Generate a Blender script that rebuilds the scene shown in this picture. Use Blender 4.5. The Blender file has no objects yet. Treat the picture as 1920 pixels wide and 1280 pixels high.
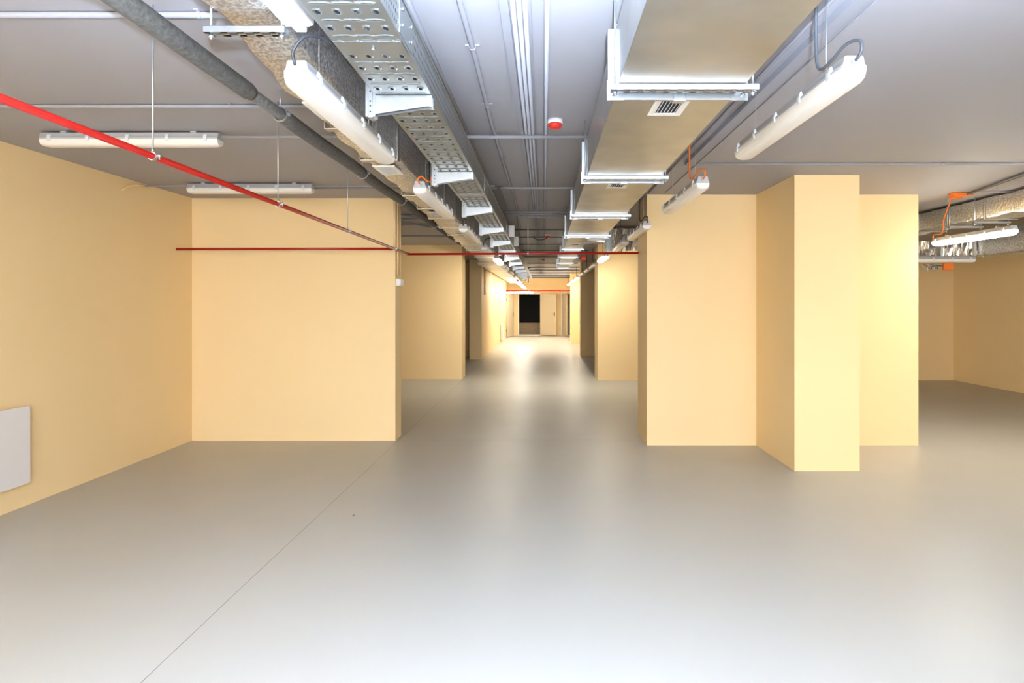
import bpy, bmesh, math, random
from mathutils import Vector, Matrix
random.seed(7)
SC = bpy.context.scene
COL = SC.collection
R = math.radians

# ------------------------------------------------------------------ camera
CAMH, FPX, HC = 1.6, 1173.0, 2.82          # eye height, focal length in pixels, ceiling height
cam_d = bpy.data.cameras.new('camera')
cam_d.sensor_width = 36.0
cam_d.lens = FPX * 36.0 / 1920.0
cam_d.shift_x = -60.0 / 1920.0
cam_d.shift_y = -72.0 / 1920.0
cam_d.clip_start = 0.05
cam = bpy.data.objects.new('camera', cam_d); COL.objects.link(cam)
cam.location = (0, 0, CAMH); cam.rotation_euler = (R(90), 0, 0)
SC.camera = cam

# ------------------------------------------------------------------ world, view, lights
SC.view_settings.view_transform = 'Standard'
SC.view_settings.look = 'None'
SC.view_settings.gamma = 1.0
SC.view_settings.use_curve_mapping = False
SC.view_settings.exposure = 1.32
w = bpy.data.worlds.new('daylight'); SC.world = w; w.use_nodes = True
bg = w.node_tree.nodes['Background']
bg.inputs[0].default_value = (0.80, 0.90, 1.0, 1); bg.inputs[1].default_value = 1.0

def light(name, kind, loc, rot, energy, color, **kw):
    d = bpy.data.lights.new(name, kind); d.energy = energy; d.color = color
    for k, v in kw.items(): setattr(d, k, v)
    o = bpy.data.objects.new(name, d); COL.objects.link(o)
    o.location = loc; o.rotation_euler = rot
    return o
# photographer's flash beside the camera, turned up at the ceiling
light('bounce_flash', 'SPOT', (0.05, -0.25, 1.72), (R(180 - 6), 0, 0), 4250, (0.64, 0.79, 1.0),
      spot_size=R(150), spot_blend=0.9, shadow_soft_size=0.035)
# added soft fill light, set in an unseen opening behind the camera
light('rear_fill', 'AREA', (0.9, -5.9, 1.5), (R(90), 0, 0), 250, (1.0, 0.98, 0.97),
      shape='RECTANGLE', size=6.0, size_y=2.4)

# ------------------------------------------------------------------ materials
def mat(name, color, rough=0.5, metal=0.0, spec=0.5, emit=None, estr=0.0, noise=None, bump=None, rvar=None, bd=0.01, contrast=False):
    """noise=(scale, amount) albedo mottling; bump=(scale, strength, stretch); rvar=(scale, amount)"""
    m = bpy.data.materials.new(name); m.use_nodes = True
    nt = m.node_tree; b = nt.nodes['Principled BSDF']
    b.inputs['Base Color'].default_value = (*color, 1)
    b.inputs['Roughness'].default_value = rough
    b.inputs['Metallic'].default_value = metal
    b.inputs['Specular IOR Level'].default_value = spec
    if emit:
        b.inputs['Emission Color'].default_value = (*emit, 1); b.inputs['Emission Strength'].default_value = estr
    tc = nt.nodes.new('ShaderNodeTexCoord')
    def nz(scale, stretch=None, detail=4):
        n = nt.nodes.new('ShaderNodeTexNoise'); n.inputs['Scale'].default_value = scale; n.inputs['Detail'].default_value = detail
        src = tc.outputs['Object']
        if stretch:
            mp = nt.nodes.new('ShaderNodeMapping'); mp.inputs['Scale'].default_value = stretch
            nt.links.new(src, mp.inputs[0]); src = mp.outputs[0]
        nt.links.new(src, n.inputs['Vector']); return n
    if noise:
        n = nz(noise[0]); mx = nt.nodes.new('ShaderNodeMix'); mx.data_type = 'RGBA'
        a = noise[1]
        mx.inputs[6].default_value = (*[c * (1 - a) for c in color], 1)
        mx.inputs[7].default_value = (*[min(1, c * (1 + a)) for c in color], 1)
        fac = n.outputs['Fac']
        if contrast:
            mr = nt.nodes.new('ShaderNodeMapRange'); mr.inputs[1].default_value = 0.40; mr.inputs[2].default_value = 0.60
            nt.links.new(fac, mr.inputs[0]); fac = mr.outputs[0]
        nt.links.new(fac, mx.inputs[0]); nt.links.new(mx.outputs[2], b.inputs['Base Color'])
    if rvar:
        n = nz(rvar[0]); mr = nt.nodes.new('ShaderNodeMapRange')
        mr.inputs[3].default_value = max(0.02, rough - rvar[1]); mr.inputs[4].default_value = rough + rvar[1]
        nt.links.new(n.outputs['Fac'], mr.inputs[0]); nt.links.new(mr.outputs[0], b.inputs['Roughness'])
    if bump:
        n = nz(bump[0], bump[2] if len(bump) > 2 else None, 6)
        bp = nt.nodes.new('ShaderNodeBump'); bp.inputs['Strength'].default_value = bump[1]; bp.inputs['Distance'].default_value = bd
        nt.links.new(n.outputs['Fac'], bp.inputs['Height']); nt.links.new(bp.outputs[0], b.inputs['Normal'])
    return m

WALLC = (0.92, 0.69, 0.365)
M = dict(
    wall=mat('yellow_wall_paint', WALLC, 0.62, noise=(1.3, 0.025), bump=(60, 0.05)),
    wall_end=mat('cream_wall_paint', (0.84, 0.70, 0.48), 0.6, bump=(60, 0.05)),
    ceil=mat('grey_ceiling_paint', (0.365, 0.352, 0.37), 0.6, noise=(0.9, 0.04), bump=(25, 0.06)),
    galv=mat('galvanised_sheet', (0.50, 0.50, 0.475), 0.34, 0.95, noise=(3.5, 0.24), rvar=(6, 0.12), bump=(3, 0.05)),
    zinc=mat('bright_zinc', (0.50, 0.53, 0.56), 0.34, 0.9, noise=(30, 0.06)),
    tray=mat('zinc_tray_sheet', (0.40, 0.43, 0.43), 0.36, 0.9, noise=(9, 0.14), rvar=(8, 0.08)),
    foil=mat('crinkled_foil', (0.74, 0.73, 0.71), 0.28, 0.92, noise=(80, 0.28), bump=(45, 0.7), bd=0.014, contrast=True),  # contrasty mottling paints crinkle glints and dark folds into the colour
    foilx=mat('foil_cross_crinkle', (0.66, 0.63, 0.58), 0.22, 0.93, noise=(20, 0.12), bump=(16, 0.9, (3.2, 1, 0.6))),
    tape=mat('foil_tape', (0.52, 0.50, 0.47), 0.32, 0.9, bump=(45, 0.3, (1, 6, 1))),
    lag=mat('grey_pipe_lagging', (0.125, 0.12, 0.108), 0.8, noise=(45, 0.75), bump=(90, 0.4)),
    gap_shade=mat('painted_gap_shade', (0.03, 0.03, 0.035), 0.8),  # near-black stands in for the shade inside the vent grilles
    red=mat('red_gloss_paint', (0.40, 0.008, 0.004), 0.32, spec=0.5, noise=(30, 0.08)),
    redplastic=mat('red_plastic', (0.70, 0.03, 0.02), 0.35),
    conduit=mat('painted_conduit', (0.33, 0.325, 0.355), 0.7),
    blackcable=mat('black_cable', (0.035, 0.037, 0.045), 0.45),
    greycable=mat('dark_grey_cable', (0.10, 0.11, 0.13), 0.45),
    orange=mat('orange_plastic', (0.85, 0.19, 0.02), 0.4),
    body=mat('lamp_body_grey', (0.45, 0.46, 0.48), 0.42),
    diff=mat('lamp_diffuser', (0.84, 0.80, 0.74), 0.30, spec=0.6, bump=(200, 0.15, (1, 0.03, 1))),
    clip=mat('lamp_clip', (0.74, 0.78, 0.82), 0.25, spec=0.7),
    lit=mat('lit_lamp_diffuser', (0.9, 0.88, 0.8), 0.4, emit=(1.0, 0.93, 0.78), estr=30),
    litnear=mat('strongly_lit_lamp_diffuser', (0.9, 0.88, 0.8), 0.4, emit=(1.0, 0.93, 0.78), estr=32),
    white=mat('white_plastic', (0.85, 0.84, 0.82), 0.4),
    heater=mat('white_enamel', (0.82, 0.79, 0.77), 0.35),
    grille=mat('cream_enamel', (0.80, 0.75, 0.66), 0.45),
    door=mat('cream_door_paint', (0.50, 0.42, 0.29), 0.42),
    handle=mat('dark_handle', (0.03, 0.03, 0.03), 0.35, 0.4),
    brick=mat('raw_block', (0.27, 0.21, 0.14), 0.9, noise=(12, 0.4), bump=(20, 0.6)),
    dark=mat('plaster_painted_unlit', (0.03, 0.027, 0.025), 0.9),  # near-black base colour stands in for the room's lack of light
    darkmetal=mat('dark_metal', (0.07, 0.075, 0.08), 0.5, 0.5),
    steel=mat('steel_rod', (0.55, 0.60, 0.64), 0.35, 0.8),
)
def floor_material():
    m = bpy.data.materials.new('grey_floor_coating'); m.use_nodes = True
    nt = m.node_tree; b = nt.nodes['Principled BSDF']; L = nt.links
    N = nt.nodes.new
    def math_(op, a, bb=None, c=None):
        n = N('ShaderNodeMath'); n.operation = op
        for i, v in enumerate((a, bb, c)):
            if v is None: continue
            if isinstance(v, (int, float)): n.inputs[i].default_value = v
            else: L.new(v, n.inputs[i])
        return n.outputs[0]
    tc = N('ShaderNodeTexCoord'); sp = N('ShaderNodeSeparateXYZ'); L.new(tc.outputs['Object'], sp.inputs[0])
    X, Y = sp.outputs[0], sp.outputs[1]
    n1 = N('ShaderNodeTexNoise'); n1.inputs['Scale'].default_value = 0.7; n1.inputs['Detail'].default_value = 5
    L.new(tc.outputs['Object'], n1.inputs['Vector'])
    cr = N('ShaderNodeMix'); cr.data_type = 'RGBA'
    cr.inputs[6].default_value = (0.44, 0.425, 0.385, 1); cr.inputs[7].default_value = (0.48, 0.465, 0.425, 1)
    L.new(n1.outputs['Fac'], cr.inputs[0])
    wob = math_('MULTIPLY', math_('SUBTRACT', n1.outputs['Fac'], 0.5), 0.02)
    dx = math_('ABSOLUTE', math_('ADD', math_('ADD', X, 1.70), wob))
    l1 = math_('LESS_THAN', dx, 0.0022)
    dy = math_('ABSOLUTE', math_('ADD', math_('SUBTRACT', Y, 7.33), wob))
    l2 = math_('MULTIPLY', math_('LESS_THAN', dy, 0.003), math_('LESS_THAN', math_('ABSOLUTE', X), 1.3))
    sd = math_('SQRT', math_('ADD', math_('POWER', math_('ADD', X, 1.435), 2), math_('POWER', math_('SUBTRACT', Y, 4.72), 2)))
    l3 = math_('LESS_THAN', sd, 0.011)
    ln = math_('MAXIMUM', math_('MAXIMUM', math_('MULTIPLY', l1, 0.75), math_('MULTIPLY', l2, 0.5)), l3)
    mx = N('ShaderNodeMix'); mx.data_type = 'RGBA'; L.new(ln, mx.inputs[0]); L.new(cr.outputs[2], mx.inputs[6])
    mx.inputs[7].default_value = (0.07, 0.06, 0.05, 1); L.new(mx.outputs[2], b.inputs['Base Color'])
    n2 = N('ShaderNodeTexNoise'); n2.inputs['Scale'].default_value = 2.2; n2.inputs['Detail'].default_value = 6
    L.new(tc.outputs['Object'], n2.inputs['Vector'])
    mr = N('ShaderNodeMapRange'); mr.inputs[3].default_value = 0.34; mr.inputs[4].default_value = 0.46
    L.new(n2.outputs['Fac'], mr.inputs[0]); L.new(mr.outputs[0], b.inputs['Roughness'])
    b.inputs['Specular IOR Level'].default_value = 0.55
    n3 = N('ShaderNodeTexNoise'); n3.inputs['Scale'].default_value = 9; n3.inputs['Detail'].default_value = 3
    L.new(tc.outputs['Object'], n3.inputs['Vector'])
    bp = N('ShaderNodeBump'); bp.inputs['Strength'].default_value = 0.035; bp.inputs['Distance'].default_value = 0.01
    L.new(n3.outputs['Fac'], bp.inputs['Height']); L.new(bp.outputs[0], b.inputs['Normal'])
    return m
M['floor'] = floor_material()

# ------------------------------------------------------------------ mesh helpers
class MB:
    def __init__(s): s.v = []; s.f = []; s.sm = []
    def add(s, vs, fs, smooth=False):
        o = len(s.v); s.v += [tuple(p) for p in vs]
        for f in fs: s.f.append([i + o for i in f]); s.sm.append(smooth)
        return s
    def box(s, x0, x1, y0, y1, z0, z1):
        return s.add([(x0,y0,z0),(x1,y0,z0),(x1,y1,z0),(x0,y1,z0),(x0,y0,z1),(x1,y0,z1),(x1,y1,z1),(x0,y1,z1)],
              [(0,3,2,1),(4,5,6,7),(0,1,5,4),(1,2,6,5),(2,3,7,6),(3,0,4,7)])
    def loft(s, secs, smooth=False, cap=True):
        n = len(secs[0]); vs = [p for sec in secs for p in sec]; fs = []
        for i in range(len(secs) - 1):
            for k in range(n):
                a = i * n + k; b = i * n + (k + 1) % n
                fs.append((a, b, b + n, a + n))
        if cap: fs.append(tuple(reversed(range(n)))); fs.append(tuple(range((len(secs)-1)*n, len(secs)*n)))
        return s.add(vs, fs, smooth)
    def tube(s, pts, r, n=10, rs=None):
        pts = [Vector(p) for p in pts]; secs = []
        up = None
        for i, p in enumerate(pts):
            t = ((pts[i+1] - p).normalized() if i < len(pts)-1 else Vector((0,0,0))) + ((p - pts[i-1]).normalized() if i else Vector((0,0,0)))
            t.normalize()
            if up is None:
                up = Vector((0,0,1)) if abs(t.z) < 0.9 else Vector((1,0,0))
            side = t.cross(up).normalized(); up = side.cross(t).normalized()
            rr = rs[i] if rs else r
            secs.append([p + (side*math.cos(a) + up*math.sin(a))*rr for a in [2*math.pi*k/n for k in range(n)]])
        return s.loft(secs, True)
    def cyl(s, c, r, h, n=24, r2=None, axis='z'):
        a = Vector(c); d = {'x': Vector((h,0,0)), 'y': Vector((0,h,0)), 'z': Vector((0,0,h))}[axis]
        return s.tube([a, a + d], r, n, rs=[r, r if r2 is None else r2])
    def ring(s, c, r, t, wdt, axis='y', n=20):
        """flat band of width wdt round a pipe"""
        secs = []
        for sgn, rr in ((-1, r), (-1, r+t), (1, r+t), (1, r)):
            sec = []
            for k in range(n):
                a = 2*math.pi*k/n; u, v = math.cos(a)*rr, math.sin(a)*rr; q = sgn*wdt/2
                sec.append({'y': (c[0]+u, c[1]+q, c[2]+v), 'x': (c[0]+q, c[1]+u, c[2]+v)}[axis])
            secs.append(sec)
        secs.append(secs[0])
        return s.loft(secs, False, cap=False)
    def build(s, name, m, parent=None, bevel=0.0, loc=None):
        me = bpy.data.meshes.new(name); me.from_pydata(s.v, [], s.f); me.materials.append(m)
        me.polygons.foreach_set('use_smooth', s.sm); me.update()
        bm = bmesh.new(); bm.from_mesh(me); bmesh.ops.recalc_face_normals(bm, faces=bm.faces); bm.to_mesh(me); bm.free()
        o = bpy.data.objects.new(name, me); COL.objects.link(o)
        if parent: o.parent = parent
        if loc: o.location = loc
        if bevel:
            b = o.modifiers.new('bevel', 'BEVEL'); b.width = bevel; b.segments = 2; b.limit_method = 'ANGLE'
        return o
def smoothpath(pts, sub=6):
    P = [Vector(p) for p in pts]; P = [P[0]*2-P[1]] + P + [P[-1]*2-P[-2]]; out = []
    for i in range(1, len(P)-2):
        for k in range(sub):
            t = k/sub; a, b, c, d = P[i-1:i+3]
            out.append(0.5*((2*b)+(c-a)*t+(2*a-5*b+4*c-d)*t*t+(3*b-a-3*c+d)*t**3))
    out.append(P[-2]); return out
def tag(o, label, cat, group=None, kind=None):
    o['label'] = label; o['category'] = cat
    if group: o['group'] = group
    if kind: o['kind'] = kind
    return o
def empty(name, loc, label, cat, group=None, rz=0):
    o = bpy.data.objects.new(name, None); COL.objects.link(o); o.location = loc; o.rotation_euler = (0,0,rz)
    o.empty_display_size = 0.1
    return tag(o, label, cat, group)
def struct(name, mb, m, label, cat='wall'):
    o = mb.build(name, m); o['kind'] = 'structure'; o['label'] = label; o['category'] = cat
    return o
def copy_tree(o, parent=None):
    c = o.copy(); COL.objects.link(c); c.parent = parent
    for ch in [x for x in bpy.data.objects if x.parent == o]:
        d = ch.copy(); COL.objects.link(d); d.parent = c
        for g in [x for x in bpy.data.objects if x.parent == ch]:
            e = g.copy(); COL.objects.link(e); e.parent = d
    return c
ORD = ['nearest', 'second nearest', 'third nearest', 'fourth nearest', 'fifth nearest', 'sixth nearest', 'seventh nearest',
       'eighth nearest', 'ninth nearest', 'tenth nearest', 'eleventh nearest', 'twelfth nearest', 'thirteenth nearest']

# ------------------------------------------------------------------ room shell
struct('floor', MB().box(-4.4, 8.8, -6.2, 34, -0.12, 0), M['floor'], 'smooth grey coated concrete floor with a thin saw-cut joint', 'floor')
struct('ceiling', MB().box(-4.4, 8.8, -6.2, 34, HC, HC+0.15), M['ceil'], 'grey painted concrete ceiling', 'ceiling')
struct('wall_left', MB().box(-4.4, -4.093, -6.2, 20, 0, HC), M['wall'], 'long yellow wall on the left with a white panel heater')
struct('wall_right', MB().box(8.5, 8.8, -6.2, 19, 0, HC), M['wall'], 'yellow side wall at the far right of the side room')
struct('wall_left_partition', MB().box(-4.093, -1.729, 7.275, 7.57, 0, HC), M['wall'], 'yellow cross wall on the left facing the camera')
struct('wall_left_middle', MB().box(-4.093, -1.724, 13.13, 13.7, 0, HC), M['wall'], 'yellow cross wall on the left beyond the first one')
struct('wall_left_recess', MB().box(-4.093, -2.11, 18.9, 19.2, 0, HC), M['wall'], 'shadowed wall deep in the left recess')
struct('wall_left_corridor', MB().box(-2.11, -1.765, 17.7, 30.8, 0, HC), M['wall'], 'long corridor wall on the left leading to the doors')
struct('wall_right_partition', MB().box(1.157, 4.207, 7.03, 7.71, 0, HC), M['wall'], 'yellow cross wall on the right behind the pillar')
struct('wall_right_pillar', MB().box(2.386, 3.007, 5.96, 7.03, 0, HC), M['wall'], 'square yellow pillar standing forward of the right cross wall', 'pillar')
struct('wall_right_middle', MB().box(1.117, 8.5, 12.98, 13.8, 0, HC), M['wall'], 'yellow cross wall on the right beyond the hanging foil duct')
struct('wall_right_recess', MB().box(1.095, 8.5, 18.8, 19.2, 0, HC), M['wall'], 'shadowed brown-looking wall in the right recess')
struct('wall_right_pier', MB().box(1.044, 1.42, 24.5, 25.1, 0, HC), M['wall'], 'brightly lit yellow pier near the corridor end', 'pillar')
struct('wall_right_corridor', MB().box(3.0, 3.2, 19.2, 34, 0, HC), M['wall'], 'far corridor wall on the right')
bk = MB(); bk.box(-4.093, -2.2, -6.2, -6.0, 0, HC); bk.box(4.0, 8.5, -6.2, -6.0, 0, HC); bk.box(-2.2, 4.0, -6.2, -6.0, 2.7, HC)
struct('wall_back', bk, M['wall'], 'back wall behind the camera with a wide opening added for fill light')
# end wall with two door openings
YE = 30.8
we = MB()
we.box(-1.765, -1.29, YE, YE+0.15, 0, HC); we.box(-1.29, -0.13, YE, YE+0.15, 2.08, HC); we.box(-0.13, 0.84, YE, YE+0.15, 0, HC)
we.box(0.84, 1.85, YE, YE+0.15, 2.08, HC); we.box(1.85, 3.0, YE, YE+0.15, 0, HC)
struct('wall_end', we, M['wall'], 'cream end wall of the corridor with two door openings')
dk = MB(); dk.box(-1.9, -1.8, YE+0.15, 33.5, 0, HC); dk.box(0.3, 0.4, YE+0.15, 33.5, 0, HC); dk.box(-1.9, 0.4, 33.5, 33.6, 0, HC)
struct('wall_dark_room', dk, M['dark'], 'unlit room behind the open door')
bw = MB().box(-1.8, 0.3, 31.5, 31.7, 0, 0.57)
for i in range(3):
    for k in range(6): bw.box(-1.78+0.35*k+(i%2)*0.12, -1.46+0.35*k+(i%2)*0.12, 31.485, 31.5, 0.02+0.185*i, 0.185+0.185*i)
bw.box(-1.8, 0.3, 31.47, 31.72, 0.57, 0.61)
tag(bw.build('low_wall', M['brick']), 'low raw masonry upstand inside the dark doorway', 'wall')
lr = MB(); lr.box(0.5, 3.0, 32.9, 33.0, 0, HC)
struct('wall_store_room', lr, M['heater'], 'pale wall of the lit room behind the right-hand end door')

# door frames (structure) and door leaves (things)
def doorframe(name, x0, x1, label):
    f = MB(); f.box(x0-0.06, x0, YE-0.03, YE+0.17, 0.0, 2.09); f.box(x1, x1+0.06, YE-0.03, YE+0.17, 0.0, 2.09)
    f.box(x0, x1, YE-0.03, YE+0.17, 2.03, 2.09); f.box(x0, x1, YE-0.03, YE+0.17, 0.0, 0.05)
    return struct(name, f, M['grille'], label, 'door frame')
doorframe('door_1', -1.23, -0.19, 'pale metal frame around the dark doorway')
doorframe('door_2', 0.90, 1.79, 'pale metal frame of the right-hand end door')
def leaf(hx, hy, fx, fy, label, side):
    d = Vector((fx-hx, fy-hy, 0)); L = d.length; a = math.atan2(d.y, d.x)
    t = empty('door_leaf', (hx, hy, 0.02), label, 'door', None, a)
    MB().box(0, L, -0.02, 0.02, 0.02, 2.02).build('panel', M['door'], t, 0.004)
    p = MB().box(L-0.11, L-0.07, side*0.02-0.004, side*0.02+0.004, 0.93, 1.14).build('lock_plate', M['handle'], t)
    h = MB().tube([(L-0.09, side*0.02, 1.06), (L-0.09, side*0.065, 1.06), (L-0.22, side*0.065, 1.055)], 0.012, 8)
    h.build('handle', M['handle'], t)
    MB().cyl((0, 0, 0.25), 0.012, 0.1, 8).build('hinge', M['handle'], t); MB().cyl((0, 0, 1.7), 0.012, 0.1, 8).build('hinge', M['handle'], t)
leaf(-0.17, 30.72, 0.60, 30.40, 'cream door leaf standing open right of the dark doorway', -1)
leaf(-1.74, 29.0, -1.45, 29.8, 'narrow-looking cream door leaf swung out from the left corridor wall', -1)
leaf(0.92, 30.74, 1.10, 29.95, 'cream door leaf of the right-hand end doorway seen almost edge on', 1)

# ------------------------------------------------------------------ sealed batten lamps
def lamp_sections(prof, L, taper):
    secs = []
    for y, s in [(0, taper), (0.012, (taper+1)/2), (0.035, 1), (L-0.035, 1), (L-0.012, (taper+1)/2), (L, taper)]:
        secs.append([(x*s, y, zz*s if zz < 0 else zz) for x, zz in prof])
    return secs
LL = 1.26
def lamp_body_mb():
    prof = [(-0.052, 0), (-0.052, 0.012), (-0.045, 0.018), (-0.040, 0.043), (-0.034, 0.048), (0.034, 0.048), (0.040, 0.043), (0.045, 0.018), (0.052, 0.012), (0.052, 0)]
    m = MB().loft(lamp_sections(prof, LL, 0.86)); m.cyl((0, -0.014, 0.024), 0.012, 0.02, 12, axis='y')
    return m
def lamp_diff_mb():
    prof = [(-0.055, 0), (0.055, 0), (0.055, -0.008), (0.051, -0.026), (0.040, -0.039), (0.022, -0.046), (0, -0.048), (-0.022, -0.046), (-0.040, -0.039), (-0.051, -0.026), (-0.055, -0.008)]
    return MB().loft([[(x, y*1.0, z) for x, y, z in s] for s in lamp_sections(prof, LL, 0.80)], False)
def clip_mb(y, sx):
    m = MB(); x = sx*0.055
    m.box(min(x, x+sx*0.006), max(x, x+sx*0.006), y-0.011, y+0.011, -0.014, 0.010)
    m.loft([[(sx*0.044, yy, 0.014), (sx*0.050, yy, 0.010), (sx*0.061, yy, 0.012), (sx*0.056, yy, 0.030), (sx*0.049, yy, 0.034)] for yy in (y-0.013, y+0.013)])
    return m
_body = lamp_body_mb().build('housing', M['body']); _diff = lamp_diff_mb().build('diffuser', M['diff']); _lit = lamp_diff_mb().build('diffuser', M['lit']); _litn = lamp_diff_mb().build('diffuser', M['litnear'])
for o in (_diff, _lit, _litn, _body):
    for p in o.data.polygons: p.use_smooth = True
    mod = o.modifiers.new('edge', 'EDGE_SPLIT'); mod.split_angle = R(38)
_clips = [clip_mb(y, sx).build('clip', M['clip']) for y in (0.08, 0.35, 0.63, 0.91, 1.18) for sx in (-1, 1)]
_protos = [_body, _diff, _lit, _litn] + _clips
def inst(proto, parent):
    c = proto.copy(); COL.objects.link(c); c.parent = parent; return c
def lamp(loc, label, lit=False, rz=0, wires=True, cable=None, cmat='blackcable', group=None, clips=True):
    t = empty('batten_lamp', loc, label, 'lamp', group, rz)
    b = inst(_body, t); d = inst(_diff if not lit else (_litn if 1 < loc[1] < 13 else _lit), t)
    d['label'] = 'glowing white diffuser' if lit else 'unlit cream diffuser'
    if clips:
        for c in _clips: inst(c, t)
    top = HC - loc[2]
    if wires:
        for y in (0.22, 1.04):
            MB().tube([(0, y, 0.05), (0, y, 0.062), (0.0, y+0.03, 0.07)], 0.006, 6).tube([(0, y, 0.048), (0, y, top)], 0.0014, 5).build('suspension_wire', M['steel'], t)
            MB().box(-0.018, 0.018, y-0.012, y+0.012, 0.045, 0.062).build('hook', M['steel'], t)
    if cable:
        MB().tube(smoothpath(cable), 0.0058, 8).build('cable', M[cmat], t)
    return t
zL, zR = 2.405, 2.442
gL, gR = 'lamps hanging in the left row', 'lamps hanging in the right row'
cabL = [(0, -0.012, 0.026), (0.0, -0.03, 0.07), (0.045, -0.02, 0.125), (0.10, 0.05, 0.135), (0.15, 0.16, 0.115), (0.19, 0.22, 0.14)]
cabL2 = [(0, -0.012, 0.026), (-0.005, -0.04, 0.055), (0.02, -0.03, 0.075), (0.05, 0.0, 0.05), (0.07, 0.03, 0.06), (0.085, 0.05, 0.14), (0.09, 0.05, 0.26), (0.09, 0.05, 0.40)]
def cabR(top): return [(0, -0.012, 0.026), (0.003, -0.045, 0.045), (0.0, -0.04, 0.085), (-0.02, 0.02, 0.095), (-0.035, 0.10, 0.068), (-0.04, 0.17, 0.062), (-0.045, 0.20, 0.09), (-0.045, 0.21, 0.18), (-0.045, 0.21, top)]
ysL = [2.20, 4.38, 6.75, 9.05, 11.35, 13.6, 15.9, 18.2, 20.6, 22.9, 25.2, 27.4]
for i, y in enumerate(ysL):
    on = i == 4 or i >= 8
    z = zL - (0.11 if i >= 8 else 0)
    st = 'lit' if on else 'unlit'
    cm = 'orange' if i in (1, 4) else 'blackcable'
    lb = ['unlit sealed lamp beside the perforated tray with a black cable arching up, nearest left',
          'unlit sealed lamp of the left row with an orange cable looped over its end',
          'unlit sealed lamp of the left row with a black cable, beyond the orange-cabled one'][i] if i < 3 else \
          '%s sealed lamp in the left row, %s the camera' % (st, ORD[i])
    lamp((-0.87, y, z), lb, on, cable=cabL2 if i == 1 else cabL, cmat=cm, group=gL, clips=i < 6)
for i, y in enumerate([2.25, 4.39, 6.78, 8.58, 11.2, 13.6, 15.4, 17.4, 20.6, 22.9, 25.2, 27.4]):
    on = i == 4 or i >= 8
    st = 'lit' if on else 'unlit'
    cm = 'orange' if i in (1, 4) else ('greycable' if i == 0 else 'blackcable')
    lb = ['unlit sealed lamp at upper right with a dark grey cable from the ceiling',
          'unlit sealed lamp on an orange cable in front of the right yellow cross wall',
          'unlit sealed lamp on a black cable at the corner of the right cross wall'][i] if i < 3 else \
          '%s sealed lamp in the right row, %s the camera' % (st, ORD[i])
    lamp((1.115, y, zR), lb, on, cable=cabR(HC - zR - 0.01), cmat=cm, group=gR, clips=i < 6)
# ceiling mounted lamps in the left bay
def ceiling_lamp(x0, y, label):
    t = lamp((x0, y, HC - 0.062), label, False, rz=-R(90), wires=False, group='lamps fixed to the left bay ceiling')
    for q in (0.16, 1.08): MB().box(-0.03, 0.03, q-0.02, q+0.02, 0.045, 0.0615).build('mounting_bracket', M['body'], t)
    return t
ceiling_lamp(-3.566, 4.46, 'unlit sealed lamp fixed flat to the ceiling behind the red pipe, nearer of two')
ceiling_lamp(-3.61, 6.36, 'unlit sealed lamp fixed to the ceiling close to the left cross wall')
_t = lamp((-3.60, 0.9, HC - 0.062), 'added lit lamp out of view on the left bay ceiling, brightening the left wall', True, rz=-R(90), wires=False, group='lamps fixed to the left bay ceiling')  # unseen lamp added as fill for the left wall
# lit lamp in the right side room, unlit one beneath the foil duct, lit one above the doors
lamp((4.71, 6.27, 2.33), 'brightly lit sealed lamp hanging in the side room at far right', True,
     cable=[(0, 1.272, 0.026), (0, 1.30, 0.05), (-0.01, 1.27, 0.09), (-0.02, 1.12, 0.085), (-0.025, 1.07, 0.13), (-0.03, 1.05, 0.25), (-0.1, 0.80, 0.47)], cmat='orange')
for q, yq in enumerate((3.91,)):
    lamp((4.71, yq, 2.33), 'added lit lamp out of view in the side room, brightening the right floor and ceiling', True, cable=None)  # out-of-view lamp added to lift the right-hand floor and ceiling
lamp((5.13, 9.3, 2.245), 'unlit sealed lamp lying crosswise under the crumpled foil duct', False, rz=-R(90), wires=False)
lamp((-1.73, 28.3, 2.09), 'lit sealed lamp fixed crosswise at the left end of the corridor', True, rz=-R(90), cable=None)
for o in _protos: bpy.data.objects.remove(o)

# ------------------------------------------------------------------ galvanised duct with flanges, grilles and hangers
dx0, dx1, dz0, dz1 = 0.289, 0.782, 2.45, 2.705
dt = empty('air_duct', (0.535, 0, dz0), 'large square-edged galvanised air duct under the ceiling right of centre', 'air duct')
def local(mb, origin):
    o = Vector(origin); mb.v = [tuple(Vector(p) - o) for p in mb.v]; return mb
O = (0.535, 0, dz0)
fl_y = [0.74, 2.53, 4.29, 6.10, 7.88]
edges = [-1.2] + fl_y
for a, b in zip(edges[:-1], edges[1:]):
    local(MB().box(dx0, dx1, a, b-0.002, dz0, dz1), O).build('duct_section', M['galv'], dt, 0.003)
sx0, sx1, sz0, sz1 = 0.318, 0.588, 2.45, 2.66
local(MB().loft([[(dx0,7.88,dz0),(dx1,7.88,dz0),(dx1,7.88,dz1),(dx0,7.88,dz1)], [(sx0,8.06,sz0+0.002),(sx1,8.06,sz0+0.002),(sx1,8.06,sz1),(sx0,8.06,sz1)]]), O).build('reducer', M['galv'], dt)
e2 = [8.06, 9.87, 11.6, 13.3, 15.0]
for a, b in zip(e2[:-1], e2[1:]):
    local(MB().box(sx0, sx1, a, b-0.002, sz0, sz1), O).build('duct_section', M['galv'], dt, 0.003)
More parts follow.
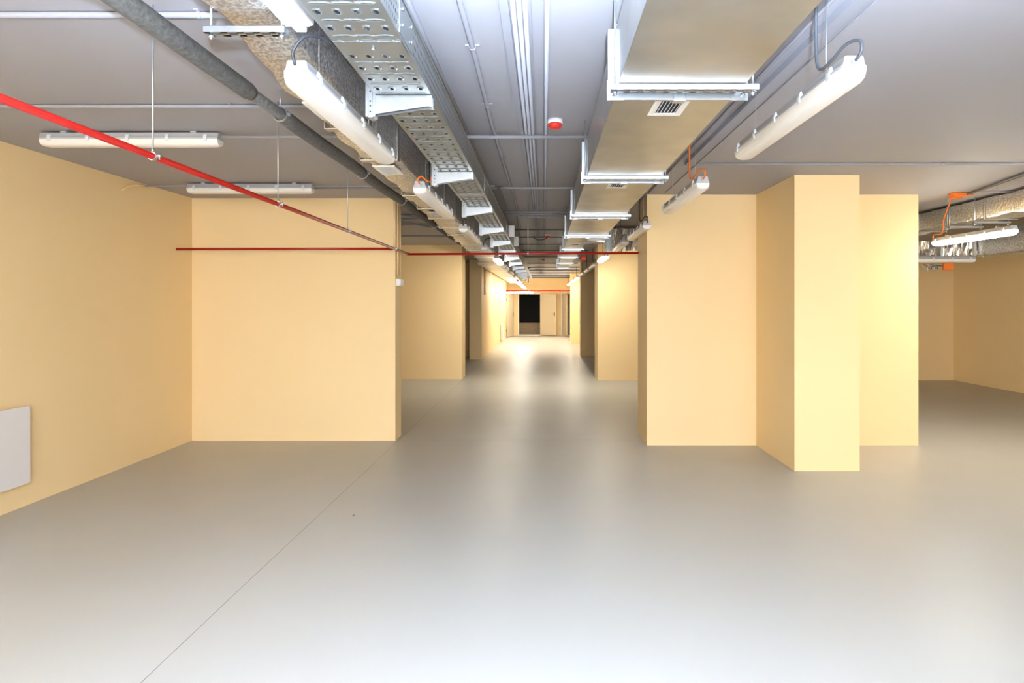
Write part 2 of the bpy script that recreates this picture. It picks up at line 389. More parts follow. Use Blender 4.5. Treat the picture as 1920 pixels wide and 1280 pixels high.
def flange(y, x0, x1, z0, z1, big=True):
    e = 0.032; f = MB()
    f.box(x0, x1, y-0.012, y+0.012, z0-e, z0); f.box(x0, x1, y-0.012, y+0.012, z1, z1+e*0.6)
    f.box(x0-e, x0, y-0.012, y+0.012, z0, z1); f.box(x1, x1+e, y-0.012, y+0.012, z0, z1)
    fo = local(f, O).build('flange', M['zinc'], dt, 0.003)
    if big:
        for sx, xx in ((-1, x0), (1, x1)):
            c = MB().box(min(xx-sx*0.03, xx+sx*(e+0.004)), max(xx-sx*0.03, xx+sx*(e+0.004)), y-0.018, y-0.011, z0-e-0.004, z0+0.045)
            c.cyl((xx+sx*0.016, y-0.028, z0-0.014), 0.008, 0.012, 6, axis='y')
            local(c, O).build('corner_plate', M['zinc'], fo)
        local(MB().box(0.52, 0.57, y-0.02, y+0.02, z0-e-0.006, z0-0.004), O).build('clamp', M['zinc'], fo, 0.002)
for y in fl_y[1:]: flange(y, dx0, dx1, dz0, dz1)
for y in e2[1:]: flange(y, sx0, sx1, sz0, sz1, False)
def grille(x0, x1, y0, y1, z, parent, origin, nsl=6):
    f = MB(); b = 0.028
    f.box(x0, x1, y0, y0+b, z-0.008, z); f.box(x0, x1, y1-b, y1, z-0.008, z); f.box(x0, x0+b, y0+b, y1-b, z-0.008, z); f.box(x1-b, x1, y0+b, y1-b, z-0.008, z)
    fo = local(f, origin).build('vent_grille', M['grille'], parent, 0.002)
    local(MB().box(x0+b, x1-b, y0+b, y1-b, z-0.0015, z-0.0005), origin).build('gap_shade_sheet', M['gap_shade'], fo)  # dark sheet imitates the shaded opening behind the louvres
    s = MB(); wx = (x1-x0-2*b)/nsl
    for i in range(nsl):
        cx = x0+b+wx*(i+0.5)
        s.add([(cx-wx*0.30, y0+b, z-0.0105), (cx-wx*0.18, y0+b, z-0.0105), (cx+wx*0.30, y0+b, z-0.002), (cx+wx*0.18, y0+b, z-0.002),
               (cx-wx*0.30, y1-b, z-0.0105), (cx-wx*0.18, y1-b, z-0.0105), (cx+wx*0.30, y1-b, z-0.002), (cx+wx*0.18, y1-b, z-0.002)],
              [(0,1,2,3), (4,7,6,5), (0,4,5,1), (1,5,6,2), (2,6,7,3), (3,7,4,0)])
    local(s, origin).build('louvre', M['white'], fo)
grille(0.465, 0.612, 2.58, 2.82, dz0, dt, O); grille(0.455, 0.602, 4.36, 4.60, dz0, dt, O); grille(0.455, 0.602, 6.16, 6.40, dz0, dt, O)
grille(0.40, 0.53, 8.9, 9.12, sz0, dt, O, 6)
def strut_hanger(y, x0, x1, zb, label, slots=True, cat='hanger', grp=None, nuts=0.03):
    t = empty('duct_hanger', ((x0+x1)/2, y, zb), label, cat, grp)
    L = x1-x0; s = MB()
    # open-bottomed channel with slots in its underside
    n = max(4, int(L/0.05)); pitch = L/n
    s.box(-L/2, L/2, -0.021, -0.018, -0.022, 0); s.box(-L/2, L/2, 0.018, 0.021, -0.022, 0); s.box(-L/2, L/2, -0.021, 0.021, -0.001, 0)
    for i in range(n):
        a = -L/2 + i*pitch; s.box(a, a+pitch*0.45, -0.018, 0.018, -0.022, -0.020)
    s.box(-L/2, L/2, -0.018, -0.007, -0.022, -0.020); s.box(-L/2, L/2, 0.007, 0.018, -0.022, -0.020)
    s.build('strut', M['zinc'], t)
    for q in (-L/2+0.018, L/2-0.018):
        MB().cyl((q, 0, -0.04), 0.0045, HC-zb+0.04, 8).build('threaded_rod', M['steel'], t)
        MB().cyl((q, 0, -0.036), 0.010, 0.012, 6).build('nut', M['zinc'], t)
    return t
for i, y in enumerate([2.44, 4.19, 6.0, 7.79, 9.78, 11.5, 13.2]):
    big = i < 4
    x0, x1 = (dx0-0.03, dx1+0.05) if big else (sx0-0.04, sx1+0.04)
    strut_hanger(y, x0-0.0, x1, dz0-0.001, 'slotted zinc strut hanger under the galvanised duct, %s the camera' % ORD[i], grp='strut hangers of the galvanised duct')

# ------------------------------------------------------------------ foil wrapped duct (left)
def foil_duct(x0, x1, zt, stations, m, name='duct_wrap', parent=None, seed=1, step=0.045, amp=0.006, bulge=1.25, origin=(0,0,0), xfun=None):
    """stations: list of (y, zbottom); wrapped rectangular section with soft corners and slack foil"""
    rnd = random.Random(seed); ya, yb = stations[0][0], stations[-1][0]
    n = int((yb-ya)/step); secs = []
    ph = [rnd.uniform(0, 6.28) for _ in range(24)]
    for i in range(n+1):
        y = ya + (yb-ya)*i/n
        zb = stations[-1][1]
        for (a, za), (b, zc) in zip(stations[:-1], stations[1:]):
            if a <= y <= b:
                t = (y-a)/(b-a); t = t*t*(3-2*t); zb = za+(zc-za)*t; break
        sw = amp*1.6*max(0, math.sin(2*math.pi*y/bulge))**6 + amp*0.7*math.sin(y*7+ph[0]) + amp*0.5*math.sin(y*17+ph[1])
        sec = []
        c = 0.02; X0, X1, Z0, Z1 = (xfun(y) if xfun else x0)-sw, x1+sw, zb-sw, zt+sw*0.3
        ring = [(X0+c, Z0), ((X0+X1)/2, Z0-0.003), (X1-c, Z0), (X1-c*0.3, Z0+c*0.3), (X1, Z0+c), (X1+0.003, (Z0+Z1)/2), (X1, Z1-c), (X1-c, Z1), (X0+c, Z1), (X0, Z1-c), (X0-0.003, (Z0+Z1)/2), (X0, Z0+c), (X0+c*0.3, Z0+c*0.3)]
        for k, (x, z) in enumerate(ring):
            j = 0.35*amp
            sec.append((x+rnd.uniform(-j, j), y, z+rnd.uniform(-j, j)))
        secs.append(sec)
    return local(MB().loft(secs, True), origin).build(name, m, parent)
OF = (-1.055, 0, 2.55)
def fx0(y):
    S = [(-5, -1.16), (5.2, -1.165), (7.6, -1.24), (10.7, -1.31), (13.2, -1.36), (14.2, -1.52), (40, -1.54)]
    for (a, p), (b, q) in zip(S[:-1], S[1:]):
        if a <= y <= b: return p+(q-p)*(y-a)/(b-a)
ft = empty('foil_duct', OF, 'silver foil wrapped air duct running beside the perforated tray on the left', 'air duct')
foil_duct(-1.16, -0.95, 2.79, [(-1.0, 2.62), (2.3, 2.62), (2.6, 2.585), (3.0, 2.56), (3.8, 2.53), (5.1, 2.515), (5.3, 2.50), (28, 2.50)], M['foil'], 'foil_wrap', ft, 3, origin=OF, xfun=fx0)
for k, y in enumerate([3.35, 4.0, 5.18, 5.9, 6.6, 7.4, 8.2, 9.0, 9.8, 10.6, 11.4, 12.2, 13, 13.9, 14.6, 15.4, 16.2, 17.1, 18.0, 19.0, 20.1, 21.2, 22.4, 23.6, 25.0, 26.4]):
    zb = 2.61 if y < 2.5 else (2.545 if y < 3.5 else (2.525 if y < 4.5 else 2.50))
    e = 0.011; w_ = 0.03
    b = MB(); XL = fx0(y); b.box(XL-e, -0.95+e, y, y+w_*2, zb-e-0.002, zb-e+0.002); b.box(-0.95+e-0.002, -0.95+e+0.002, y, y+w_*2, zb-e, 2.79); b.box(XL-e-0.002, XL-e+0.002, y, y+w_*2, zb-e, 2.79)
    local(b, OF).build('foil_tape', M['tape'], ft)
for (y, zb) in ((2.93, 2.55), (4.13, 2.515), (6.05, 2.49), (8.0, 2.49)):
    grille(-1.135, -0.985, y, y+0.27, zb-0.006, ft, OF)
for i, (y, zb) in enumerate([(2.25, 2.60)]):
    strut_hanger(y, -1.215, -0.925, zb-0.012, 'slotted zinc strut hanger under the foil wrapped duct at upper left')
# white junction box fixed beside the foil duct
jb = empty('junction_box', (-0.885, 2.05, 2.60), 'long white plastic box on the foil duct side above the nearest left lamp', 'box')
MB().box(-0.055, 0.055, -0.35, 0.22, 0.0, 0.11).build('box_body', M['white'], jb, 0.012)
MB().box(-0.045, 0.045, -0.33, 0.20, -0.008, 0.004).build('box_lid', M['white'], jb, 0.004)
MB().box(-0.02, 0.02, 0.18, 0.235, -0.012, 0.03).build('latch', M['white'], jb, 0.003)

# ------------------------------------------------------------------ perforated cable tray
tx0, tx1, tz, tth = -0.728, -0.487, 2.50, 0.145
def cell(mb, O_, u, v, n, u0, u1, v0, v1, a, b, rim, e):
    cu, cv = (u0+u1)/2, (v0+v1)/2; hu, hv = (u1-u0)/2, (v1-v0)/2
    O_, u, v, n = map(Vector, (O_, u, v, n)); vs = []
    dirs = [(1,0),(1,1),(0,1),(-1,1),(-1,0),(-1,-1),(0,-1),(1,-1)]
    P = lambda x, y, h: O_ + u*(cu+x) + v*(cv+y) + n*h
    for sx, sy in dirs: vs.append(P(sx*hu, sy*hv, 0))
    q = 0.76
    for sx, sy in dirs:
        k = q if sx and sy else 1; vs.append(P(sx*(a+rim)*k, sy*(b+rim)*k, 0))
    for sx, sy in dirs:
        k = q if sx and sy else 1; vs.append(P(sx*(a+rim*0.4)*k, sy*(b+rim*0.4)*k, e))
    for sx, sy in dirs:
        k = q if sx and sy else 1; vs.append(P(sx*a*k, sy*b*k, e*0.7))
    fs = []
    for r_ in range(3):
        for k in range(8): fs.append((r_*8+k, r_*8+(k+1)%8, (r_+1)*8+(k+1)%8, (r_+1)*8+k))
    mb.add(vs, fs)
OT = ((tx0+tx1)/2, 0, tz)
tt = empty('cable_tray', OT, 'long perforated galvanised cable tray on cantilever brackets left of centre', 'cable tray')
base = MB(); y = 0.4; W_ = tx1-tx0; HP, SP = 0.070, 0.045
while y < 17:
    for k in range(4): cell(base, (tx0, y, tz), (1,0,0), (0,1,0), (0,0,-1), k*W_/4, (k+1)*W_/4, 0, HP, 0.0080, 0.0150, 0.009, 0.0035)
    y += HP
    mg = 0.018; ww = (W_-2*mg)/3
    base.add([(tx0,y,tz),(tx0+mg,y,tz),(tx0+mg,y+SP,tz),(tx0,y+SP,tz)], [(0,1,2,3)]); base.add([(tx1-mg,y,tz),(tx1,y,tz),(tx1,y+SP,tz),(tx1-mg,y+SP,tz)], [(0,1,2,3)])
    for k in range(3): cell(base, (tx0, y, tz), (1,0,0), (0,1,0), (0,0,-1), mg+k*ww, mg+(k+1)*ww, 0, SP, ww/2*0.86, 0.0028, 0.006, 0.0028)
    y += SP
bo = local(base, OT).build('tray_base', M['tray'], tt); sm = bo.modifiers.new('th', 'SOLIDIFY'); sm.thickness = 0.0012
base.box(tx0, tx1, y, 26, tz, tz+0.002)
yend = 26
for xx, nx in ((tx1, 1), (tx0, -1)):
    s = MB(); yy = 0.4
    if nx > 0:
        while yy < 10.5:
            for k in range(4):
                off = 0.0125 if k % 2 else 0
                cell(s, (xx, yy, tz+0.012), (0,1,0), (0,0,1), (1,0,0), off, off+0.025, k*0.031, (k+1)*0.031, 0.0048, 0.0072, 0.002, 0.0003)
            yy += 0.025
        s.box(xx-0.0008, xx+0.0008, yy, yend, tz+0.012, tz+tth-0.009)
    else:
        s.box(xx-0.0008, xx+0.0008, 0.4, yend, tz+0.012, tz+tth-0.009)
    s.box(xx-0.001, xx+0.001, 0.4, yend, tz-0.0005, tz+0.012); s.box(xx-0.006, xx+0.006, 0.4, yend, tz+tth-0.009, tz+tth)
    local(s, OT).build('side_rail', M['tray'], tt)
for y in (2.2, 5.2, 8.2, 11.2):
    c = MB().box(tx0+0.004, tx1-0.004, y-0.055, y+0.055, tz-0.005, tz-0.003)
    c.cyl((-0.60, y, tz-0.013), 0.008, 0.009, 8); c.box(tx1+0.001, tx1+0.003, y-0.1, y+0.1, tz+0.01, tz+tth-0.015)
    for q in (-0.07, 0.07):
        for zz in (0.045, 0.10): c.cyl((tx1+0.003, y+q, tz+zz), 0.007, 0.007, 8, axis='x')
    local(c, OT).build('coupling_plate', M['tray'], tt)
# cables lying in the tray
for k, (x, r, mm) in enumerate([(-0.70, 0.011, 'blackcable'), (-0.668, 0.009, 'greycable'), (-0.64, 0.011, 'blackcable'), (-0.605, 0.010, 'blackcable'), (-0.575, 0.009, 'greycable'), (-0.545, 0.010, 'blackcable'), (-0.515, 0.009, 'blackcable')]):
    rr = random.Random(k); pts = [(x+rr.uniform(-0.006, 0.006), 0.45+i*0.6, tz+0.001+r) for i in range(28)]
    tag(MB().tube(smoothpath(pts, 3), r, 7).build('tray_cable', M[mm]), 'dark cable lying in the perforated tray, %s from its left edge' % ['first','second','third','fourth','fifth','sixth','seventh'][k], 'cable', 'cables in the tray')
# cantilever brackets
def bracket():
    t = empty('tray_bracket', (0, 0, 0), 'x', 'bracket', 'cantilever brackets under the tray')
    p = MB(); p.box(-0.030, -0.027, -0.022, 0.022, -0.095, HC-tz); p.box(-0.030, 0.012, -0.022, -0.019, -0.095, HC-tz); p.box(-0.030, 0.012, 0.019, 0.022, -0.095, HC-tz)
    p.build('post', M['zinc'], t)
    a = MB()
    for yy in (-0.020, 0.018):
        a.loft([[(0.002, y_, -0.005), (0.255, y_, -0.005), (0.255, y_, -0.052), (0.235, y_, -0.050), (0.002, y_, -0.085)] for y_ in (yy, yy+0.002)])
    a.box(0.002, 0.255, -0.020, 0.020, -0.006, -0.003)
    a.build('arm', M['zinc'], t)
    MB().box(-0.018, 0.002, -0.026, 0.026, -0.10, 0.035).build('back_plate', M['zinc'], t, 0.002)
    b = MB()
    for zz in (0.012, -0.03, -0.05, -0.075): b.cyl((-0.008, -0.029, zz), 0.0035, 0.004, 8, axis='y')
    b.build('bolt', M['darkmetal'], t)
    return t
bp_ = bracket()
for i in range(13):
    o = bp_ if i == 0 else copy_tree(bp_)
    o.location = (-0.740, 2.72 + 1.576*i, tz-0.001)
    o['label'] = 'zinc cantilever bracket carrying the perforated tray, %s the camera' % ORD[i]
for (y, x, lab) in ((8.5, -0.475, 'nearer of two pale boxes clipped to the tray side'), (9.9, -0.475, 'farther of two pale boxes clipped to the tray side')):
    t = empty('junction_box', (x+0.035, y, 2.50), 'small pale grey junction box, ' + lab, 'box', 'boxes on the tray side')
    MB().box(-0.04, 0.04, -0.03, 0.03, 0, 0.15).build('box_body', M['white'], t, 0.004)
    MB().box(-0.034, 0.034, -0.036, -0.03, 0.008, 0.142).build('box_lid', M['white'], t, 0.002)

# ------------------------------------------------------------------ lagged pipe
PX, PZ = -1.51, 2.68
pt_ = empty('lagged_pipe', (PX, 0, PZ), 'thick dark grey foam lagged pipe running under the ceiling on the left', 'pipe')
OP = (PX, 0, PZ)
segs = [(-1.0, 2.06, 0.044), (2.07, 3.22, 0.044), (3.60, 6.60, 0.044), (6.62, 8.6, 0.042), (8.62, 11.4, 0.042)]
for a, b, r in segs:
    yy = [a + (b-a)*i/30 for i in range(31)]
    pts = [(PX+0.004*math.sin(y*3), y, PZ+0.003*math.sin(y*4.1)) for y in yy]
    rs = [r*(0.86 if i in (0, 30) else 1) for i in range(31)]
    local(MB().tube(pts, r, 22, rs), OP).build('lagging', M['lag'], pt_)
local(MB().tube([(PX, 2.0, PZ), (PX, 11.6, PZ)], 0.031, 18), OP).build('pipe', M['lag'], pt_)
for i, y in enumerate((2.065, 3.58, 5.2, 6.61, 8.61, 10.4)):
    t = empty('pipe_clamp', (PX, y, PZ), 'zinc ring clamp with rod holding the lagged pipe, %s the camera' % ORD[i], 'clamp', 'clamps on the lagged pipe')
    r = 0.046 if i != 1 else 0.040
    MB().ring((0, 0, 0), r, 0.003, 0.02).build('ring', M['zinc'], t)
    MB().box(r, r+0.02, -0.008, 0.008, -0.006, 0.006).cyl((r+0.01, 0, -0.012), 0.004, 0.026, 6).build('bolt', M['zinc'], t)
    MB().cyl((0, 0, r), 0.004, HC-PZ-r, 8).build('rod', M['steel'], t)

# ------------------------------------------------------------------ red sprinkler pipes
RZ = 2.20
def redpipe(a, b, r, label, couplings=()):
    t = empty('sprinkler_pipe', a, label, 'pipe', 'red sprinkler pipes'); o = Vector(a)
    local(MB().tube([a, b], r, 16), a).build('pipe', M['red'], t)
    for c in couplings:
        p = o.lerp(Vector(b), c); d = (Vector(b)-o).normalized()
        local(MB().tube([p-d*0.022, p+d*0.022], r*1.28, 16), a).build('coupling', M['red'], t)
    return t
redpipe((-1.574, 0.4, RZ), (-1.663, 7.65, RZ), 0.0138, 'long red sprinkler pipe running away from upper left towards the corridor', (0.999,))
redpipe((-4.093, 6.97, RZ), (-1.672, 6.97, RZ+0.004), 0.0138, 'red sprinkler pipe crossing in front of the left cross wall', (0.985,))
redpipe((-1.655, 7.65, RZ-0.003), (1.157, 7.65, RZ+0.012), 0.0138, 'red sprinkler pipe spanning the corridor between the two cross walls')
redpipe((-1.765, 29.2, 2.19), (3.0, 29.2, 2.19), 0.03, 'distant red pipe crossing above the end doors')
def pipe_hanger(x, y, z, label, axis='y'):
    t = empty('pipe_hanger', (x, y, z), label, 'clamp', 'hangers of the red pipes')
    MB().ring((0, 0, 0), 0.0145, 0.003, 0.016, axis).build('ring', M['zinc'], t)
    if axis == 'y': MB().box(0.016, 0.034, -0.006, 0.006, -0.004, 0.004).cyl((0.027, 0, -0.014), 0.003, 0.028, 6).build('bolt', M['zinc'], t)
    MB().cyl((0, 0, 0.017), 0.0065, 0.016, 6).build('nut', M['zinc'], t)
    MB().cyl((0, 0, 0.017), 0.0036, HC-z-0.017, 8).build('rod', M['steel'], t)
for i, y in enumerate((2.56, 3.80, 5.20, 6.90)):
    pipe_hanger(-1.574-0.089*(y-0.4)/7.25, y, RZ, 'thin rod and ring hanging the long red pipe, %s the camera' % ORD[i])
pipe_hanger(-0.196, 7.65, RZ+0.005, 'rod and ring hanging the red pipe that spans the corridor', 'x')

# ------------------------------------------------------------------ surface conduits and trunking on the ceiling
def conduit(pts, r, label, clips=(), m='conduit', grp='conduits on the ceiling', flat=None):
    a = Vector(pts[0]); t = empty('conduit', a, label, 'conduit', grp)
    local(MB().tube(pts, r, 10), a).build('tube', M[m], t)
    for c, ax in clips:
        p = Vector(c); k = MB()
        if ax == 'y':
            k.ring((p.x, p.y, p.z), r, 0.003, 0.018, 'y', 12); k.box(p.x-r-0.022, p.x+r+0.022, p.y-0.009, p.y+0.009, HC-0.006, HC-0.001)
        else:
            k.ring((p.x, p.y, p.z), r, 0.003, 0.018, 'x', 12); k.box(p.x-0.009, p.x+0.009, p.y-r-0.018, p.y+r+0.018, HC-0.006, HC-0.001)
        local(k, a).build('saddle_clip', M[m], t)
    return t
def trunk(x0, x1, y0, y1, h, label, m='conduit'):
    return tag(MB().box(x0, x1, y0, y1, HC-h, HC-0.0005).build('trunking', M[m]), label, 'trunking', 'flat trunking on the ceiling')
zc = HC-0.013
trunk(-0.182, -0.144, -1, 28, 0.02, 'wide flat trunking at the left edge of the central ceiling bundle')
trunk(-0.052, -0.004, -1, 28, 0.018, 'flat trunking right of the round conduits in the central ceiling bundle')
trunk(1.215, 1.285, -1, 5.4, 0.035, 'blue-grey ceiling trunking right of the galvanised duct')
for x, r, lb in ((-0.128, 0.010, 'first from the left'), (-0.103, 0.010, 'second from the left'), (-0.078, 0.010, 'third from the left'), (0.012, 0.010, 'rightmost')):
    conduit([(x, -1, HC-r), (x, 28, HC-r)], r, 'round conduit of the central ceiling bundle, ' + lb)
yy = [(-0.338, -1), (-0.338, 2.7), (-0.345, 3.5), (-0.352, 4.3), (-0.345, 6.6), (-0.335, 7.1), (-0.36, 8.5), (-0.43, 12.0), (-0.45, 20)]
conduit(smoothpath([(x, y, zc) for x, y in yy], 4), 0.0125, 'slightly bent ceiling conduit between the tray and the central bundle',
        [((-0.338, 2.96, zc), 'y'), ((-0.348, 3.83, zc), 'y'), ((-0.349, 5.2, zc), 'y')])
conduit([(-0.545, -1, zc), (-0.545, 6, zc)], 0.014, 'pale conduit beside the top of the perforated tray')
conduit([(1.154, -1, HC-0.008), (1.154, 6.9, HC-0.008)], 0.008, 'thin conduit between the galvanised duct and the blue-grey trunking')
conduit([(1.338, -1, HC-0.004), (1.338, 6.9, HC-0.004)], 0.004, 'very thin cable line right of the blue-grey trunking')
def cross(y, x0, x1, r, lab, z=None, cl=True, m='conduit'):
    z = HC-r-0.001 if z is None else z
    conduit([(x0, y, z), (x1, y, z)], r, lab, [((x0+(x1-x0)*q, y, z), 'x') for q in ((0.3, 0.75) if cl else ())], m=m)
cross(2.62, -4.09, -0.56, 0.013, 'cross conduit on the ceiling, nearest of those on the left')
cross(3.84, -4.09, -1.2, 0.011, 'cross conduit on the left ceiling just before the nearer ceiling lamp')
cross(4.46, -2.30, 0.32, 0.0125, 'cross conduit running from the nearer ceiling lamp past the red detector', z=HC-0.036)
cross(6.36, -4.09, -3.62, 0.009, 'short conduit between the left wall and the farther ceiling lamp', z=HC-0.03, cl=False)
cross(6.36, -2.34, -0.5, 0.010, 'cross conduit leaving the farther ceiling lamp to the right', z=HC-0.03)
cross(6.62, -2.6, -0.5, 0.008, 'thin cross conduit just behind the farther ceiling lamp')
conduit(smoothpath([(0.32, 6.42, HC-0.04), (-0.30, 6.42, HC-0.04), (-0.42, 6.43, HC-0.036), (-0.455, 6.52, HC-0.03), (-0.455, 6.8, zc), (-0.455, 8.6, zc)], 5), 0.0125, 'cross conduit bending towards the corridor beside the tray')
cross(8.15, -0.5, 0.32, 0.0125, 'nearer of two paired cross conduits beyond the bent one', z=HC-0.036)
cross(8.36, -0.5, 0.32, 0.0125, 'farther of two paired cross conduits beyond the bent one', z=HC-0.036)
conduit(smoothpath([(0.32, 8.6, zc-0.022), (-0.22, 8.6, zc-0.022), (-0.32, 8.66, zc), (-0.36, 8.85, zc), (-0.38, 10.5, zc)], 5), 0.0125, 'short conduit curving off just beyond the paired ones')
for i, y in enumerate((10.1, 11.25, 12.6, 14.1, 16.0, 18.6)):
    cross(y, -0.5, 1.0, 0.012, 'dark cross conduit deeper in the corridor ceiling, %s the camera of six' % ORD[i], z=HC-0.036, cl=False, m='greycable')
for i, y in enumerate((20.5, 22.3, 24.4, 26.6, 28.6)):
    cross(y, -1.6, 2.4, 0.02, 'far cross conduit near the corridor end, %s the camera of five' % ORD[i], z=HC-0.045, cl=False, m='greycable')
cross(5.45, 1.36, 8.4, 0.009, 'long thin cross conduit on the right ceiling')
# the side bay on the left beyond the first cross wall
for i, y in enumerate((8.6, 9.0, 9.6, 11.3)):
    cross(y, -4.0, -1.3, 0.012, 'cross conduit on the bay ceiling beyond the left cross wall, %s the camera' % ORD[i], cl=False)
conduit([(-2.1, 8.0, zc-0.02), (-1.7, 8.9, zc-0.02), (-1.6, 9.0, zc-0.02)], 0.014, 'pale slanting conduit on the bay ceiling, upper one')
conduit([(-2.3, 8.6, zc-0.02), (-1.82, 9.7, zc-0.02), (-1.75, 9.75, zc-0.02)], 0.014, 'pale slanting conduit on the bay ceiling, lower one')
# small cable drop on the left wall
t = conduit(smoothpath([(-4.06, 6.36, HC-0.03), (-4.072, 6.2, HC-0.05), (-4.08, 6.05, HC-0.13)], 4), 0.009, 'short yellow painted cable tail at the top of the left wall', m='wall', grp=None)
# conduit and switch at end of the left cross wall
for q, y in enumerate((7.34, 7.45)):
    conduit([(-1.716, y, 1.93), (-1.716, y, HC-0.01)], 0.012, 'yellow painted vertical conduit on the end of the left cross wall, %s' % ('nearer' if q == 0 else 'farther'), m='wall', grp='conduits down the cross wall end')
sw = empty('switch', (-1.729, 7.38, 1.80), 'white double light switch on the end of the left cross wall', 'switch')
MB().box(0, 0.05, -0.09, 0.09, 0, 0.082).build('back_box', M['white'], sw, 0.004)
MB().box(0.05, 0.058, -0.075, -0.004, 0.01, 0.072).build('rocker', M['white'], sw, 0.002); MB().box(0.05, 0.058, 0.004, 0.075, 0.01, 0.072).build('rocker', M['white'], sw, 0.002)
conduit([(-1.745, 18.5, 1.84), (-1.745, 18.5, HC-0.01)], 0.02, 'vertical conduit ending half way up the corridor wall on the left', m='wall', grp=None)

# fire alarm sounders
def sounder(x, y, label):
    t = empty('alarm_sounder', (x, y, HC), label, 'fire alarm', 'fire alarm sounders')
    MB().tube([(0,0,-0.001), (0,0,-0.026), (0,0,-0.030)], 0.05, 28, rs=[0.051, 0.051, 0.048]).build('base', M['white'], t)
    MB().tube([(0,0,-0.030), (0,0,-0.042), (0,0,-0.058), (0,0,-0.064)], 0.05, 28, rs=[0.048, 0.047, 0.036, 0.022]).build('red_cap', M['redplastic'], t)
sounder(0.074, 4.16, 'round red and white alarm sounder on the ceiling between tray and duct, nearest')
sounder(0.06, 11.1, 'small round red alarm sounder on the ceiling, second one along')
sounder(-0.02, 17.0, 'distant round red alarm sounder on the corridor ceiling')
hc = MB().tube(smoothpath([(-0.2, 11.0, HC-0.05), (-0.12, 10.95, HC-0.11), (0.0, 11.0, HC-0.10), (0.06, 11.05, HC-0.06)], 6), 0.008, 8).build('cable', M['blackcable'])
tag(hc, 'black cable sagging beside the second alarm sounder', 'cable')
hc = MB().tube(smoothpath([(-0.10, 20.6, HC-0.04), (-0.42, 20.6, HC-0.05), (-0.52, 20.6, HC-0.12), (-0.52, 20.6, HC-0.55)], 6), 0.018, 8).build('cable', M['blackcable'])
tag(hc, 'black flexible tube curving down from the far corridor ceiling', 'cable')
t = empty('alarm_strobe', (0.78, 13.0, 2.50), 'dark red alarm unit hanging at the far end of the galvanised duct', 'fire alarm')
MB().box(-0.16, 0.0, -0.03, 0.03, 0.03, 0.10).build('bracket', M['darkmetal'], t); MB().cyl((0.03, 0, 0.0), 0.07, 0.06, 16).build('cap', M['redplastic'], t)
MB().cyl((-0.08, 0, 0.10), 0.006, HC-2.60, 6).build('rod', M['steel'], t)

# ------------------------------------------------------------------ foil duct crossing behind the right cross wall
def box_wrap(x0, x1, y0, y1, z0, z1, m, name, parent, origin, seed=0, nx=40, amp=0.012):
    rnd = random.Random(seed); secs = []
    for i in range(nx+1):
        x = x0+(x1-x0)*i/nx; j = lambda: rnd.uniform(-amp, amp)*0.7
        s_ = amp*math.sin(i*1.7+seed)*0.8
        secs.append([(x, y0-s_+j(), z0+j()-s_), (x, y0-s_+j(), (z0+z1)/2+j()), (x, y0-s_+j(), z1+j()*0.5), (x, y1+j(), z1), (x, y1+j(), z0)])
    return local(MB().loft(secs, False), origin).build(name, m, parent)
O2 = (1.9, 10.0, 2.42)
t = empty('foil_duct', O2, 'crinkled foil wrapped branch duct crossing right of the galvanised duct', 'air duct')
box_wrap(1.075, 3.6, 9.9, 10.35, 2.43, 2.775, M['foilx'], 'foil_wrap', t, O2, 5, 60)
fl = MB()
for k in range(8): fl.ring((1.0+0.01*k, 0, 0), 0.1, 0.1, 0.006, 'x')
c = MB().box(0.995, 1.075, 9.93, 10.32, 2.42, 2.78); local(c, O2).build('flexible_collar', M['tray'], t)
local(MB().box(0.59, 0.995, 10.0, 10.25, 2.60, 2.655), O2).build('branch', M['galv'], t)
for x in (1.22, 1.62):
    local(MB().box(x, x+0.015, 9.885, 10.36, 2.415, 2.425).cyl((x+0.007, 9.88, 2.415), 0.004, HC-2.415, 6), O2).build('hanger_rod', M['darkmetal'], t)

# ------------------------------------------------------------------ side room at the right: two foil ducts, boxes, cables
O3 = (5.15, 7, 2.56)
t = empty('foil_duct', O3, 'upper straight foil wrapped duct close under the side room ceiling', 'air duct')
foil_duct(4.98, 5.33, 2.785, [(2.5, 2.56), (9.0, 2.56)], M['foil'], 'foil_wrap', t, 11, amp=0.008, bulge=0.9, origin=O3)
for y in (6.4, 7.05, 7.7, 8.3):
    b = MB(); b.box(4.966, 5.344, y, y+0.02, 2.541, 2.549); b.box(4.963, 4.970, y, y+0.02, 2.545, 2.785)
    local(b, O3).build('band', M['tape'], t)
for i, y in enumerate((5.4, 7.2, 7.65)):
    strut_hanger(y, 4.94, 5.36, 2.538, 'slotted strut hanger under the upper foil duct in the side room, %s the camera' % ORD[i], grp='strut hangers of the side room duct')
O4 = (6, 9, 2.3)
t = empty('foil_duct', O4, 'lower crumpled foil duct turning a corner in the side room', 'air duct')
box_wrap(4.4, 6.62, 9.42, 9.85, 2.31, 2.535, M['foilx'], 'foil_wrap', t, O4, 9, 70, 0.022)
rn = foil_duct(6.5, 7.0, 2.66, [(3.0, 2.305), (9.8, 2.305)], M['foil'], 'foil_wrap', t, 13, amp=0.012, bulge=0.7, origin=O4)
for x in (5.95, 6.45): local(MB().box(x, x+0.035, 9.385, 9.87, 2.28, 2.555), O4).build('band', M['tape'], t)
t = empty('junction_box', (6.0, 9.30, 2.09), 'orange box with dangling wires beneath the crosswise unlit lamp', 'box')
MB().box(-0.07, 0.07, -0.03, 0.03, 0.0, 0.1).build('orange_box', M['orange'], t, 0.004)
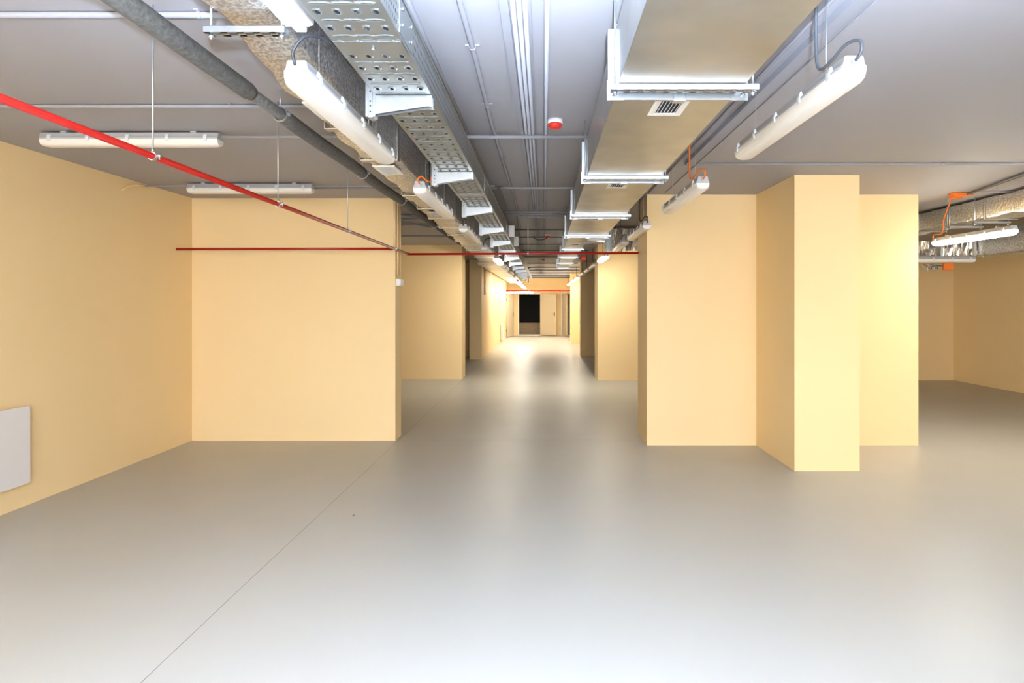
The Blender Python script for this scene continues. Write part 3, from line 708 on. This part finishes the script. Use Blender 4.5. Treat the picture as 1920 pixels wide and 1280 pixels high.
for k in range(5):
    rr = random.Random(k+40)
    MB().tube(smoothpath([(-0.07, 0, 0.06), (-0.12-0.04*k, rr.uniform(-.03, .03), 0.08-0.03*rr.random()), (-0.10-0.05*k, 0, 0.02-0.04*rr.random()), (-0.2-0.05*k, 0, 0.09)], 5), 0.006, 6).build('loose_wire', M['greycable' if k % 2 else 'steel'], t)
t = empty('cable_adapter', (4.62, 6.95, HC), 'orange plastic ceiling box feeding the lit side room lamp', 'box')
MB().box(-0.10, 0.12, -0.05, 0.05, -0.028, -0.001).build('plate', M['orange'], t, 0.004); MB().box(-0.09, 0.0, -0.045, 0.045, -0.06, -0.028).build('box_body', M['orange'], t, 0.004)
conduit([(4.66, 6.88, HC-0.02), (4.42, 5.6, HC-0.012), (4.1, 3.9, HC-0.012)], 0.009, 'left of two slanting thin cables running to the orange ceiling box', m='greycable', grp='cables to the orange ceiling box')
conduit([(4.70, 6.88, HC-0.02), (4.50, 5.6, HC-0.012), (4.2, 3.9, HC-0.012)], 0.006, 'right of two slanting thin cables running to the orange ceiling box', grp='cables to the orange ceiling box')
conduit([(4.74, 6.80, HC-0.012), (8.4, 6.80, HC-0.012)], 0.009, 'thin conduit running right from the orange ceiling box', grp=None)

# ------------------------------------------------------------------ panel heaters
def heater(x, y0, y1, z0, z1, d, label, m='heater'):
    t = empty('panel_heater', (x, (y0+y1)/2, z0), label, 'heater')
    L = (y1-y0)/2; h = z1-z0
    MB().box(d-0.012, d, -L, L, 0, h).build('front_panel', M[m], t, 0.003)
    MB().box(0.008, d-0.012, -L+0.03, L-0.03, 0.02, h-0.02).build('back_casing', M[m], t, 0.003)
    MB().box(0, 0.008, -L*0.6, -L*0.5, 0.1, h-0.1).box(0, 0.008, L*0.5, L*0.6, 0.1, h-0.1).build('wall_bracket', M['body'], t)
heater(-4.092, 3.95, 4.93, 0.188, 0.795, 0.045, 'flat white panel heater low on the left wall, cut by the frame')
heater(-1.764, 25.3, 26.1, 0.1, 0.75, 0.09, 'distant pale panel heater on the bright corridor wall')
